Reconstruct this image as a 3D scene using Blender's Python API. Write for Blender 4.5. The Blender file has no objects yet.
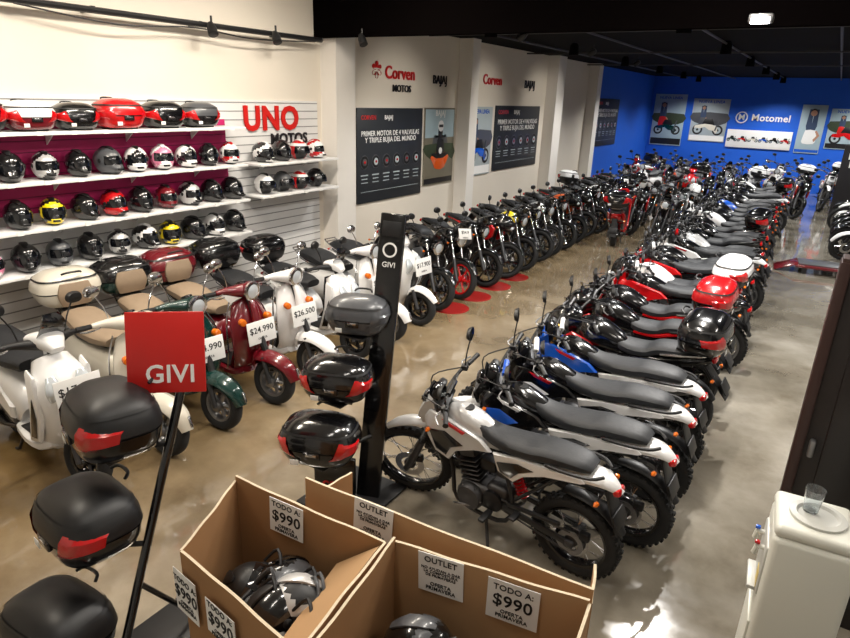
import bpy, bmesh, math, random
from mathutils import Vector, Matrix
random.seed(11)
D=math.radians
scene=bpy.context.scene
# ------------------------------------------------------------------ materials
def lin(v):
    v=v/255.0
    return v/12.92 if v<=0.04045 else ((v+0.055)/1.055)**2.4
def C(r,g,b): return (lin(r),lin(g),lin(b),1)
_mc={}
def M(name,col,rough=.5,metal=0.0,coat=0.0,var=.0,scale=6,bump=0.0,emis=0.0,trans=0.0,spec=None):
    if name in _mc: return _mc[name]
    m=bpy.data.materials.new(name); m.use_nodes=True
    nt=m.node_tree; p=nt.nodes['Principled BSDF']
    p.inputs['Base Color'].default_value=col
    p.inputs['Roughness'].default_value=rough
    p.inputs['Metallic'].default_value=metal
    p.inputs['Coat Weight'].default_value=coat
    p.inputs['Coat Roughness'].default_value=.08
    if spec is not None: p.inputs['Specular IOR Level'].default_value=spec
    if trans: p.inputs['Transmission Weight'].default_value=trans
    if emis:
        p.inputs['Emission Color'].default_value=col
        p.inputs['Emission Strength'].default_value=emis
    tc=nt.nodes.new('ShaderNodeTexCoord')
    nz=nt.nodes.new('ShaderNodeTexNoise'); nz.inputs['Scale'].default_value=scale
    nz.inputs['Detail'].default_value=4
    nt.links.new(tc.outputs['Object'],nz.inputs['Vector'])
    if var:
        mx=nt.nodes.new('ShaderNodeMix'); mx.data_type='RGBA'
        mx.inputs[6].default_value=col
        k=1-var
        mx.inputs[7].default_value=(col[0]*k,col[1]*k,col[2]*k,1)
        nt.links.new(nz.outputs['Fac'],mx.inputs[0]); nt.links.new(mx.outputs[2],p.inputs['Base Color'])
    if bump:
        bp=nt.nodes.new('ShaderNodeBump'); bp.inputs['Strength'].default_value=bump
        bp.inputs['Distance'].default_value=.01
        nt.links.new(nz.outputs['Fac'],bp.inputs['Height']); nt.links.new(bp.outputs['Normal'],p.inputs['Normal'])
    _mc[name]=m
    return m
RUB=M('rubber',C(24,24,25),.8,var=.3,scale=30,bump=.2)
BLK=M('black_plastic',C(24,24,26),.45,var=.2)
GBLK=M('gloss_black',C(12,12,14),.18,coat=.6)
SEAT=M('seat_vinyl',C(36,38,42),.55,var=.2,scale=40,bump=.15)
CHR=M('chrome',C(205,205,208),.15,1)
ALU=M('aluminium',C(150,150,152),.38,.9,var=.2)
ENG=M('engine_grey',C(82,82,84),.45,.7,var=.3,scale=20)
ENGB=M('engine_black',C(34,34,36),.45,.5)
WHT=M('white_paint',C(230,230,230),.28,coat=.5)
SIL=M('silver_paint',C(192,192,192),.32,.25,coat=.5)
RED=M('red_paint',C(186,16,22),.25,coat=.6)
DRED=M('dark_red_paint',C(104,14,26),.22,coat=.7)
BLU=M('blue_paint',C(20,84,190),.25,coat=.6)
YEL=M('yellow_paint',C(238,214,20),.3,coat=.4)
ORG=M('orange_paint',C(220,88,16),.3,coat=.4)
GRN=M('green_paint',C(8,50,46),.2,coat=.8)
CRM=M('cream_paint',C(214,208,194),.28,coat=.5)
BEI=M('beige_vinyl',C(158,138,116),.6,var=.15,scale=30)
PNK=M('pink_paint',C(205,120,150),.3,coat=.4)
GRY=M('grey_paint',C(74,76,80),.35,coat=.3)
REDL=M('red_lens',C(190,14,20),.12,coat=1)
ORL=M('amber_lens',C(225,110,20),.15,coat=.6)
LENS=M('headlight_lens',C(205,212,218),.08,.2,coat=1)
VIS=M('visor',C(14,16,20),.06,coat=1)
MIR=M('mirror_glass',C(170,178,184),.04,1)
PAPER=M('paper_white',C(236,236,234),.7,var=.05)
INK=M('ink_black',C(22,22,24),.7)
GOLD=M('gold_fork',C(160,122,52),.3,.8)
GLASS=M('clear_plastic',C(240,245,248),.05,trans=.95)
SKIN=M('printed_skin',C(176,130,104),.6)

# ------------------------------------------------------------------ builder
def cat(P,sub):
    if sub<=1 or len(P)<3: return [tuple(p) for p in P]
    out=[];n=len(P)
    for i in range(n-1):
        a,b,c,d=P[max(i-1,0)],P[i],P[i+1],P[min(i+2,n-1)]
        for k in range(sub):
            t=k/sub
            out.append(tuple(.5*((2*b[j])+(-a[j]+c[j])*t+(2*a[j]-5*b[j]+4*c[j]-d[j])*t*t+(-a[j]+3*b[j]-3*c[j]+d[j])*t**3) for j in range(len(b))))
    out.append(tuple(P[-1])); return out
def sp(v,e): return math.copysign(abs(v)**(2.0/e),v)
_txt={}
def text_geo(s,size,bold=.0):
    k=(s,size,bold)
    if k in _txt: return _txt[k]
    cu=bpy.data.curves.new('t','FONT'); cu.body=s; cu.size=size; cu.align_x='CENTER'; cu.align_y='CENTER'
    cu.extrude=.0015; cu.offset=bold*size; cu.resolution_u=3
    cu.space_line=.9; cu.space_character=1.0+bold*3
    ob=bpy.data.objects.new('t',cu); scene.collection.objects.link(ob)
    bpy.context.view_layer.update()
    me=bpy.data.meshes.new_from_object(ob.evaluated_get(bpy.context.evaluated_depsgraph_get()))
    r=([v.co.copy() for v in me.vertices],[tuple(p.vertices) for p in me.polygons])
    bpy.data.objects.remove(ob); bpy.data.meshes.remove(me); bpy.data.curves.remove(cu)
    _txt[k]=r; return r
class B:
    def __init__(s):
        s.v=[];s.f=[];s.m=[];s.mats=[];s.M=Matrix.Identity(4)
    def mi(s,m):
        if m not in s.mats: s.mats.append(m)
        return s.mats.index(m)
    def add(s,V,F,mat):
        o=len(s.v); s.v.extend([s.M@Vector(p) for p in V])
        s.f.extend([tuple(i+o for i in f) for f in F])
        if isinstance(mat,list): s.m.extend([s.mi(q) for q in mat])
        else: s.m.extend([s.mi(mat)]*len(F))
    def grid(s,R,mat,closed=True,cap=True,loop=False):
        n=len(R[0]);V=[p for r in R for p in r];F=[]
        L=len(R)
        for i in range(L if loop else L-1):
            a=i*n;b=((i+1)%L)*n
            for k in range(n if closed else n-1):
                k2=(k+1)%n
                F.append((a+k,a+k2,b+k2,b+k))
        if cap and not loop and closed:
            F.append(tuple(range(n))); F.append(tuple(range((L-1)*n,L*n)))
        s.add(V,F,mat)
    def loft(s,secs,mat,e=2.5,arch=0,taper=0,n=14,sub=3,y=0):
        S=cat(secs,sub);R=[]
        for i,q in enumerate(S):
            a=S[max(i-1,0)];c=S[min(i+1,len(S)-1)]
            tx,tz=c[0]-a[0],c[1]-a[1];l=math.hypot(tx,tz) or 1
            ux,uz=-tz/l,tx/l
            hw=max(q[2],.002);hh=max(q[3],.002);r=[]
            for k in range(n):
                t=2*math.pi*(k+.5)/n
                qa=sp(math.cos(t),e);qb=sp(math.sin(t),e)
                if taper: qa*=1-taper*(qb+1)/2
                off=hh*qb-arch*qa*qa
                r.append((q[0]+ux*off,y+hw*qa,q[1]+uz*off))
            R.append(r)
        s.grid(R,mat)
    def tube(s,P,r,mat,n=8,sub=1,loop=False):
        rs=r if isinstance(r,(list,tuple)) else [r]*len(P)
        Q=cat([tuple(p)+(rr,) for p,rr in zip(P,rs)],sub)
        pts=[Vector(q[:3]) for q in Q];R=[];up=None
        for i,p in enumerate(pts):
            t=(pts[min(i+1,len(pts)-1)]-pts[max(i-1,0)])
            if t.length<1e-7: t=Vector((0,0,1))
            t.normalize()
            if up is None:
                up=t.orthogonal().normalized()
            else:
                up=(up-t*up.dot(t))
                if up.length<1e-6: up=t.orthogonal()
                up.normalize()
            w=t.cross(up)
            R.append([p+(up*math.cos(2*math.pi*k/n)+w*math.sin(2*math.pi*k/n))*Q[i][3] for k in range(n)])
        s.grid(R,mat)
    def lathe(s,o,ax,prof,mat,n=24,loop=False):
        ax=Vector(ax).normalized();u=ax.orthogonal().normalized();w=ax.cross(u);o=Vector(o)
        R=[[o+ax*h+(u*math.cos(2*math.pi*k/n)+w*math.sin(2*math.pi*k/n))*max(r,.0005) for k in range(n)] for r,h in prof]
        s.grid(R,mat,loop=loop)
    def box(s,c,sz,mat,r=0.0,rot=None,seg=2):
        bm=bmesh.new();bmesh.ops.create_cube(bm,size=1)
        for v in bm.verts: v.co=Vector((v.co.x*sz[0],v.co.y*sz[1],v.co.z*sz[2]))
        if r>0: bmesh.ops.bevel(bm,geom=bm.edges[:],offset=min(r,min(sz)*.45),segments=seg,affect='EDGES',profile=.5)
        mt=Matrix.Translation(c)
        if rot is not None: mt=mt@Matrix.Rotation(rot[2],4,'Z')@Matrix.Rotation(rot[1],4,'Y')@Matrix.Rotation(rot[0],4,'X')
        bm.verts.index_update()
        V=[mt@v.co for v in bm.verts];F=[tuple(v.index for v in f.verts) for f in bm.faces]
        bm.free(); s.add(V,F,mat)
    def prism(s,poly,y0,y1,mat,bev=.15,sub=2,flare=0):
        P=cat(list(poly)+[poly[0]],sub)[:-1]
        cx=sum(p[0] for p in P)/len(P);cz=sum(p[1] for p in P)/len(P)
        def rg(y,k): return [(cx+(p[0]-cx)*k,y+flare*(p[1]-cz),cz+(p[1]-cz)*k) for p in P]
        d=(y1-y0)*.35
        s.grid([rg(y0,1-bev),rg(y0+d,1),rg(y1-d,1),rg(y1,1-bev)],mat)
    def text(s,t,size,mt,mat,bold=.0):
        V,F=text_geo(t,size,bold); s.add([mt@v for v in V],F,mat)
    def mesh(s,name,ang=38):
        me=bpy.data.meshes.new(name); me.from_pydata([tuple(v) for v in s.v],[],s.f)
        for m in s.mats: me.materials.append(m)
        me.polygons.foreach_set('material_index',s.m)
        me.polygons.foreach_set('use_smooth',[True]*len(me.polygons))
        bm=bmesh.new();bm.from_mesh(me);bmesh.ops.recalc_face_normals(bm,faces=bm.faces[:]);bm.to_mesh(me);bm.free()
        me.set_sharp_from_angle(angle=D(ang)); me.update()
        return me
def put(me,name,loc=(0,0,0),rot=(0,0,0),sc=1):
    o=bpy.data.objects.new(name,me); scene.collection.objects.link(o)
    o.location=loc;o.rotation_euler=rot;o.scale=(sc,)*3
    return o
def obj(b,name,loc=(0,0,0),rot=(0,0,0),ang=38): return put(b.mesh(name,ang),name,loc,rot)
def TR(loc,rx=0,ry=0,rz=0):
    return Matrix.Translation(loc)@Matrix.Rotation(rz,4,'Z')@Matrix.Rotation(ry,4,'Y')@Matrix.Rotation(rx,4,'X')

# ------------------------------------------------------------------ cases and helmets
def case_prof(z):
    P=[(0,.15,.19),(.02,.175,.225),(.06,.19,.25),(.135,.2,.275),(.2,.195,.27),(.26,.165,.235),(.3,.11,.165),(.315,.05,.08)]
    for i in range(len(P)-1):
        if z<=P[i+1][0]:
            t=(z-P[i][0])/(P[i+1][0]-P[i][0]);return (P[i][1]+(P[i+1][1]-P[i][1])*t,P[i][2]+(P[i+1][2]-P[i][2])*t)
    return P[-1][1:]
def geo_case(b,low,lid,lens=REDL,mt=None,badge=CHR):
    old=b.M
    if mt is not None: b.M=b.M@mt
    def rg(z,off=0,n=32,a0=0,a1=2*math.pi,full=True):
        a,w=case_prof(z);cnt=n if full else n+1
        return [((a+off)*sp(math.cos(a0+(a1-a0)*k/n),3.2),(w+off)*sp(math.sin(a0+(a1-a0)*k/n),3.2),z) for k in range(cnt)]
    b.grid([rg(0),rg(.02),rg(.06),rg(.10),rg(.125)],low)
    b.grid([rg(.124,-.008),rg(.14,-.008)],BLK)
    b.grid([rg(.139,.004),rg(.165,.003),rg(.2),rg(.23),rg(.26),rg(.285),rg(.3),rg(.31),rg(.315)],lid)
    if lens:
        for sg in (1,-1):
            R=[]
            for i,z in enumerate((.080,.110,.180,.212)):
                a0=D(16)+i*D(6);a1=D(84)+i*D(2)
                pts=rg(z,.012 if i not in(0,3) else .003,8,a0*sg,a1*sg,False)
                pts=[(p[0],p[1],z+(.03-.02*i)*(j/8)) for j,p in enumerate(pts)]
                R.append(pts)
            b.grid(R,lens,closed=False,cap=False)
    a,w=case_prof(.1)
    b.box((a+.004,0,.11),(.02,.12,.055),GBLK,.008)
    b.box((a+.016,0,.12),(.006,.075,.02),badge,.002)
    b.grid([rg(.236,.007),rg(.25,.006)],BLK,cap=False)
    b.box((a+.006,-.12,.05),(.004,.06,.04),PAPER,.001)
    b.tube([(-.17,-.08,.30),(-.2,-.05,.315),(-.2,.05,.315),(-.17,.08,.30)],.009,BLK,sub=3)
    b.box((0,0,-.008),(.24,.3,.022),BLK,.008)
    b.M=old
def geo_helmet(b,shell,acc=None,mt=None,openf=False,seed=0):
    old=b.M
    if mt is not None: b.M=b.M@mt
    na,ne=30,16;V=[];F=[];ms=[]
    els=[D(-58+148*i/ne) for i in range(ne+1)]
    for el in els:
        for k in range(na):
            az=2*math.pi*k/na
            x=.155*math.cos(el)*math.cos(az);y=.124*math.cos(el)*math.sin(az);z=.142*math.sin(el)+.125
            fr=max(0,math.cos(az))
            ed=math.degrees(el)
            if ed<-8: x+=.045*fr*fr*min(1,(-ed-8)/20)*(0 if openf else 1)
            if openf and ed<20 and fr>.35: x-=.05*fr
            if not openf and -12<ed<30 and fr>.42: x-=.006
            if math.cos(az)<-.3 and 0<ed<50: x-=.012
            V.append((x,y,z))
    for i in range(ne):
        for k in range(na):
            k2=(k+1)%na;F.append((i*na+k,i*na+k2,(i+1)*na+k2,(i+1)*na+k))
            az=math.degrees(2*math.pi*(k+.5)/na);az=az-360 if az>180 else az
            ed=math.degrees((els[i]+els[i+1])/2)
            if openf:
                m=BLK if (abs(az)<62 and ed<22) else shell
                if m is shell and acc and 22<ed<40: m=acc
            else:
                m=VIS if (abs(az)<66 and -14<ed<28) else (BLK if ed<-50 else shell)
                if m is shell and acc:
                    q=math.sin(D(abs(az))*2.2+D(ed)*(3+seed%3)+seed)
                    if q>.45: m=acc
            ms.append(m)
    F.append(tuple(range(na)));ms.append(BLK);F.append(tuple(range(ne*na,(ne+1)*na)));ms.append(shell)
    b.add(V,F,ms)
    b.loft([(-.11,.235,.02,.006),(-.03,.268,.035,.01),(.05,.264,.03,.008),(.09,.245,.012,.004)],acc or BLK,sub=2,n=8)
    if not openf:
        b.box((.178,0,.055),(.02,.07,.022),BLK,.006)
        for sg in(1,-1): b.lathe((.02,sg*.115,.135),(0,sg,0),[(.022,0),(.022,.008),(.012,.014),(.0,.014)],BLK,12)
    else:
        R=[[(.15*math.cos(D(a))*k+.01,.13*math.sin(D(a))*k,z) for a in range(-65,66,13)] for z,k in((.19,.98),(.14,1.12),(.09,1.14))]
        b.grid(R,VIS,closed=False,cap=False)
    b.M=old

# ------------------------------------------------------------------ wheels
def wheel(b,c,R,w,rr,rim,kind='wire',knob=False,disc=True,wide=.0):
    c=Vector(c);a=(R-rr)/2;rc=(R+rr)/2
    prof=[(rc+a*sp(math.cos(2*math.pi*k/12),2.3),w/2*sp(math.sin(2*math.pi*k/12),2.3)) for k in range(12)]
    b.lathe(c,(0,1,0),prof,RUB,40,loop=True)
    if knob:
        for k in range(36):
            t=2*math.pi*k/36
            for sy,off in((-.27,0),(.27,0),(0,.5)):
                tt=t+off*2*math.pi/36
                b.box(c+Vector((math.cos(tt)*(R-.004),sy*w*1.1,math.sin(tt)*(R-.004))),(.015,w*.24,.022),RUB,rot=(0,-tt,0))
    h=w*.36
    b.lathe(c,(0,1,0),[(rr+.008,h),(rr-.012,h*.9),(rr-.02,h*.4),(rr-.02,-h*.4),(rr-.012,-h*.9),(rr+.008,-h)],rim,40,loop=True)
    b.lathe(c,(0,1,0),[(.012,-.085),(.045,-.07),(.05,-.05),(.035,-.03),(.035,.03),(.05,.05),(.045,.07),(.012,.085)],ENG if kind=='wire' else rim,16)
    if kind=='wire':
        for k in range(28):
            t=2*math.pi*k/28;sg=1 if k%2 else -1;t2=t+(.28 if (k//2)%2 else -.28)
            b.tube([c+Vector((math.cos(t)*.045,sg*.05,math.sin(t)*.045)),c+Vector((math.cos(t2)*(rr-.015),sg*.008,math.sin(t2)*(rr-.015)))],.0026,CHR,4)
    else:
        for k in range(6 if kind=='cast' else 5):
            t=2*math.pi*k/(6 if kind=='cast' else 5)
            d=Vector((math.cos(t),0,math.sin(t)))
            b.tube([c+d*.035,c+d*.1,c+d*(rr-.012)],[.022,.014,.018],rim,6)
    if disc:
        b.lathe(c+Vector((0,.062,0)),(0,1,0),[(.07,0),(.12,0),(.12,.004),(.07,.004)],CHR,28,loop=True)
        b.box(c+Vector((-.09,.07,.09)),(.07,.045,.06),ENGB,.01)
def arcstrip(b,c,R,a0,a1,hw,mat,arch=.02,n=10):
    S=[]
    for i in range(n+1):
        t=D(a0+(a1-a0)*i/n); k=min(1,.65+min(i,n-i)*.2)
        S.append((c[0]+R*math.cos(t),c[1]+R*math.sin(t),hw*k,.006))
    b.loft(S,mat,e=3,arch=arch,sub=1,n=12)
def mirrors(b,x,y,z,round_=True,col=BLK,h=.2):
    for sg in(1,-1):
        b.tube([(x,sg*y,z),(x-.01,sg*(y+.03),z+h*.5),(x-.03,sg*(y+.09),z+h)],.0055,BLK if col is not CHR else CHR,6,sub=2)
        mc=Vector((x-.03,sg*(y+.11),z+h+.03))
        R=[]
        for dx,k in((.028,.3),(.022,.8),(.0,1.0),(-.006,1.0)):
            R.append([mc+Vector((dx,.065*k*sp(math.cos(2*math.pi*j/16),2.2 if round_ else 3.4),.045*k*sp(math.sin(2*math.pi*j/16),2.2 if round_ else 3.4))) for j in range(16)])
        b.grid(R,col)
        b.grid([[mc+Vector((-.0075,.058*k*math.cos(2*math.pi*j/16),.038*k*math.sin(2*math.pi*j/16))) for j in range(16)] for k in(.1,1)],MIR)
def rotsteer(hx,hz,rake,ang):
    ax=Vector((-math.sin(rake),0,math.cos(rake)))
    return Matrix.Translation((hx,0,hz))@Matrix.Rotation(ang,4,ax)@Matrix.Translation((-hx,0,-hz))
def indicators(b,x,z,y=.15):
    for sg in(1,-1):
        b.tube([(x,sg*(y-.09),z),(x,sg*y,z)],.007,BLK,6)
        b.tube([(x-.01,sg*y,z),(x-.005,sg*(y+.02),z),(x,sg*(y+.035),z)],[.014,.017,.006],ORL,8)
def price_card(b,c,tilt,txt,w=.3,h=.2,ry=0):
    mt=TR(c)@Matrix.Rotation(ry,4,'Z')@Matrix.Rotation(D(90)-tilt,4,'Y')
    old=b.M;b.M=old@mt@Matrix.Rotation(D(90),4,'Z')
    b.box((0,0,0),(w,h,.006),PAPER,.002)
    b.text(txt,w*.26,TR((0,.02,.004)),INK,.008)
    b.text('OFERTA',.028,TR((0,-.06,.004)),INK)
    b.M=old

# ------------------------------------------------------------------ motorcycle
def moto(name,style,body,acc,rim=ALU,seat=SEAT,tail=None,frame=BLK,eng=ENG,fork=ENG,tank=None,steer=None,case=None,knob=None,card=None,fair=False,seatacc=None,fend=None):
    b=B();tail=tail or body;tank=tank or body;fend=fend or body
    if steer is None: steer=random.choice([8,14,20,26])
    dirt=style=='dirt'
    if dirt:
        fx,fz,rx,rz,fR,rR=.70,.335,-.69,.31,.335,.31;tx,tz=.37,1.0
        wheel(b,(rx,0,rz),rR,.11,.225,rim,'wire',knob=True if knob is None else knob)
    else:
        fx,fz,rx,rz,fR,rR=.66,.30,-.64,.30,.30,.30;tx,tz=.38,.92
        wheel(b,(rx,0,rz),rR,.13,.215,rim,'cast')
    rake=math.atan2(fx-tx,tz-fz)
    b.M=rotsteer(.40,.92,rake,D(steer))
    wheel(b,(fx,0,fz),fR,.082 if dirt else .105,.265 if dirt else .22,rim,'wire' if dirt else 'cast',knob=(dirt if knob is None else knob))
    def L(t): return (fx+(tx-fx)*t,fz+(tz-fz)*t)
    for sg in(1,-1):
        y=sg*.095
        p=[(*L(t),) for t in(-.04,.1,.45,.46,1.05)]
        b.tube([(p[0][0]+.01,y,p[0][1]),(p[1][0],y,p[1][1]),(p[2][0],y,p[2][1])],[.024,.03,.028],fork,10)
        b.tube([(p[2][0],y,p[2][1]),(p[4][0],y,p[4][1])],.019,CHR if not dirt else fork,10)
        if dirt:
            for i in range(7):
                q=L(.47+i*.035); b.lathe((q[0],y,q[1]),(-math.sin(rake),0,math.cos(rake)),[(.022,-.008),(.031,0),(.022,.008)],BLK,10)
    b.tube([(fx,-.1,fz),(fx,.1,fz)],.012,ENG,8)
    for t in(.80,.99):
        q=L(t); b.box((q[0]-.015,0,q[1]),(.07,.25,.03),ENGB,.01,rot=(0,-rake,0))
    hz=tz+.07;hx=tx-.04
    if dirt:
        b.tube([(hx-.10,-.39,hz+.05),(hx-.04,-.24,hz+.045),(hx+.03,-.10,hz-.02),(hx+.03,.10,hz-.02),(hx-.04,.24,hz+.045),(hx-.10,.39,hz+.05)],.0125,BLK,8,sub=3)
        b.tube([(hx-.02,-.17,hz+.035),(hx-.02,.17,hz+.035)],.008,BLK,6)
        b.tube([(hx-.02,-.08,hz+.035),(hx-.02,.08,hz+.035)],.022,acc or BLK,8)
        ge=(hx-.10,.39,hz+.05);gi=(hx-.065,.28,hz+.047)
    else:
        b.tube([(hx-.14,-.35,hz+.02),(hx-.09,-.2,hz+.03),(hx+.01,-.08,hz-.01),(hx+.01,.08,hz-.01),(hx-.09,.2,hz+.03),(hx-.14,.35,hz+.02)],.012,BLK,8,sub=3)
        ge=(hx-.14,.35,hz+.02);gi=(hx-.11,.25,hz+.026)
    for sg in(1,-1):
        b.tube([(gi[0],sg*gi[1],gi[2]),(ge[0],sg*ge[1],ge[2]),(ge[0]-.003,sg*(ge[1]+.012),ge[2])],[.017,.018,.021],BLK,8)
        b.box((gi[0]+.015,sg*(gi[1]-.04),gi[2]),(.05,.05,.045),BLK,.01)
        b.tube([(gi[0]+.04,sg*(gi[1]-.02),gi[2]-.005),(gi[0]+.06,sg*(gi[1]+.04),gi[2]-.01),(ge[0]+.05,sg*ge[1],ge[2]-.015)],.006,ALU,6,sub=2)
    mirrors(b,gi[0]+.01,gi[1]-.05,gi[2]+.01,True,BLK,.19)
    for sg in(1,-1):
        b.tube([(gi[0]+.04,sg*(gi[1]-.05),gi[2]),(hx+.16,sg*.12,hz+.03),(hx+.13,sg*.05,hz-.12),(hx+.02,sg*.04,hz-.25)],.005,BLK,5,sub=4)
    b.box((hx+.07,0,hz+.02),(.06,.16,.09),BLK,.02,rot=(0,D(-35),0))
    b.lathe((hx+.055,.03,hz+.05),(-.6,0,.8),[(.045,-.02),(.045,.012),(.04,.015),(.0,.015)],GBLK,16)
    if dirt:
        b.prism([(.43,.80),(.54,.80),(.565,.90),(.50,1.02),(.42,1.07),(.41,.95)],-.085,.085,body,.14,sub=1)
        b.box((.548,0,.885),(.03,.13,.10),LENS,.012,rot=(0,D(-18),0))
        b.box((.50,0,1.01),(.05,.12,.05),GBLK,.01,rot=(0,D(38),0))
        b.loft([(.40,1.03,.08,.006),(.45,1.08,.08,.006),(.455,1.12,.05,.006)],VIS,n=8,sub=2)
        b.loft([(.37,.735,.045,.01),(.50,.765,.055,.011),(.66,.765,.062,.010),(.78,.725,.055,.009),(.87,.66,.03,.007)],fend,e=3.5,arch=.026,sub=4)
        indicators(b,.47,.83,.15)
    else:
        if fair:
            b.loft([(.36,.90,.12,.13),(.47,.91,.125,.15),(.58,.86,.10,.11),(.66,.80,.04,.04)],body,e=2.8)
            b.loft([(.40,1.02,.09,.005),(.47,1.08,.08,.005),(.48,1.14,.05,.004)],VIS,n=8,arch=.03,sub=3)
            b.box((.645,0,.84),(.05,.15,.06),LENS,.02,rot=(0,D(35),0))
        else:
            b.lathe((.43,0,.88),(1,0,-.1),[(.03,-.02),(.07,.0),(.095,.05),(.098,.10),(.088,.105)],body if acc is None else GBLK,24)
            b.lathe((.43,0,.88),(1,0,-.1),[(.098,.098),(.098,.115),(.088,.118)],CHR,24)
            b.lathe((.43,0,.88),(1,0,-.1),[(.088,.105),(.06,.122),(.0,.128)],LENS,24)
            b.loft([(.41,.99,.08,.005),(.47,1.05,.08,.005),(.475,1.10,.05,.004)],body,n=8,arch=.03,sub=3)
        arcstrip(b,(fx,fz),fR+.03,165,25,.062,fend,.028)
        indicators(b,.43,.80,.16)
    b.M=Matrix.Identity(4)
    for sg in(1,-1):
        b.tube([(.36,sg*.03,.86),(.27,sg*.05,.45),(.20,sg*.09,.24),(-.15,sg*.10,.22),(-.26,sg*.09,.36),(-.20,sg*.08,.62),(-.10,sg*.06,.76)],.016,frame,8,sub=3)
        zz=.80 if dirt else .74
        b.tube([(-.10,sg*.06,zz-.04),(-.45,sg*.08,zz),(-.82 if dirt else -.72,sg*.07,zz+.03)],.013,frame,8,sub=2)
        b.tube([(-.24,sg*.08,.42),(-.6,sg*.08,zz)],.012,frame,8)
        b.box((-.45,sg*.095,(.36+rz)/2),(.54,.026,.05),frame if dirt else ENGB,.01,rot=(0,D(-6),0))
        b.box((rx,sg*.1,rz),(.06,.03,.05),ENG,.01)
        if not dirt:
            b.tube([(-.5,sg*.10,.36),(-.42,sg*.10,.68)],.016,CHR,8)
            for i in range(9):
                t=i/9;b.lathe((-.49+.06*t,sg*.10,.42+.2*t),(.25,0,1),[(.022,-.007),(.032,0),(.022,.007)],acc or RED,10)
        b.box((-.10,sg*.19,.30),(.05,.13,.025),BLK,.008)
        b.box((-.32,sg*.17,.40),(.05,.1,.022),BLK,.008)
    if dirt:
        b.tube([(-.30,0,.40),(-.20,0,.68)],.02,ALU,8)
        for i in range(8): b.lathe((-.29+.08*i/8,0,.44+.2*i/8),(.35,0,1),[(.03,-.008),(.042,0),(.03,.008)],RED,10)
    b.tube([(.36,0,.88),(.12,0,.84),(-.12,0,.74)],.026,frame,8,sub=2)
    b.tube([(.345,0,.82),(.385,0,.98)],.034,frame,10)
    b.box((.02,0,.345),(.34,.2,.19),eng,.05,seg=3)
    b.box((-.12,0,.42),(.18,.17,.13),eng,.04,seg=3)
    for sg in(1,-1):
        b.lathe((.08,sg*.09,.34),(0,sg,0),[(.108,0),(.108,.03),(.09,.055),(.05,.06),(.0,.06)],eng,22)
        b.lathe((-.1,sg*.08,.37),(0,sg,0),[(.08,0),(.08,.03),(.06,.045),(.0,.047)],ENGB,18)
        for k in range(6):
            t=2*math.pi*k/6;b.lathe((.08+.095*math.cos(t),sg*.125,.34+.095*math.sin(t)),(0,sg,0),[(.009,-.01),(.009,.008),(0,.008)],CHR,6)
    for i in range(9):
        t=i/8;b.box((.10+.035*t,0,.455+.145*t),(.165 if i%2==0 else .12,.16 if i%2==0 else .115,.011),eng,.003,rot=(0,D(14),0),seg=1)
    b.box((.145,0,.655),(.14,.13,.08),eng,.025,rot=(0,D(14),0))
    b.box((-.02,0,.60),(.13,.09,.1),BLK,.02)
    b.tube([(.05,0,.6),(-.1,0,.6)],.025,BLK,8)
    b.box((-.18,0,.64),(.16,.14,.16),BLK,.03)
    if dirt:
        b.tube([(.20,-.02,.60),(.31,-.06,.54),(.29,-.11,.40),(.12,-.14,.36),(-.1,-.15,.44),(-.36,-.15,.58)],.021,GBLK,10,sub=4)
        b.tube([(-.32,-.155,.56),(-.38,-.16,.60),(-.74,-.165,.72),(-.82,-.165,.745),(-.84,-.165,.75)],[.022,.05,.055,.045,.03],ALU,14)
        b.box((-.5,-.205,.645),(.2,.012,.05),BLK,.01,rot=(0,D(19),0))
    else:
        b.tube([(.20,-.02,.60),(.33,-.05,.52),(.34,-.08,.34),(.22,-.12,.22),(-.05,-.14,.2),(-.3,-.15,.24)],.021,CHR,10,sub=4)
        b.tube([(-.25,-.15,.235),(-.32,-.16,.25),(-.80,-.165,.40),(-.87,-.165,.42)],[.024,.05,.056,.036],GBLK,14)
        b.box((-.5,-.215,.31),(.26,.01,.06),CHR,.01,rot=(0,D(17),0))
    b.lathe((rx,.085,rz),(0,1,0),[(.06,0),(.095,0),(.095,.006),(.06,.006)],ALU,24,loop=True)
    for o in(.075,-.075):
        b.tube([(rx,.088,rz+o*1.15),(-.13,.088,.37+o*.5)],.008,ENG,6)
    b.box((-.42,.10,.42),(.40,.03,.03),BLK,.01,rot=(0,D(4),0))
    b.tube([(-.05,.10,.24),(-.14,.22,.10),(-.17,.27,.042)],[.013,.012,.010],BLK,8)
    b.box((-.18,.275,.038),(.06,.04,.01),BLK,.003)
    b.tube([(.0,.13,.29),(.15,.16,.27),(.17,.19,.29)],.008,ALU,6)
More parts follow.
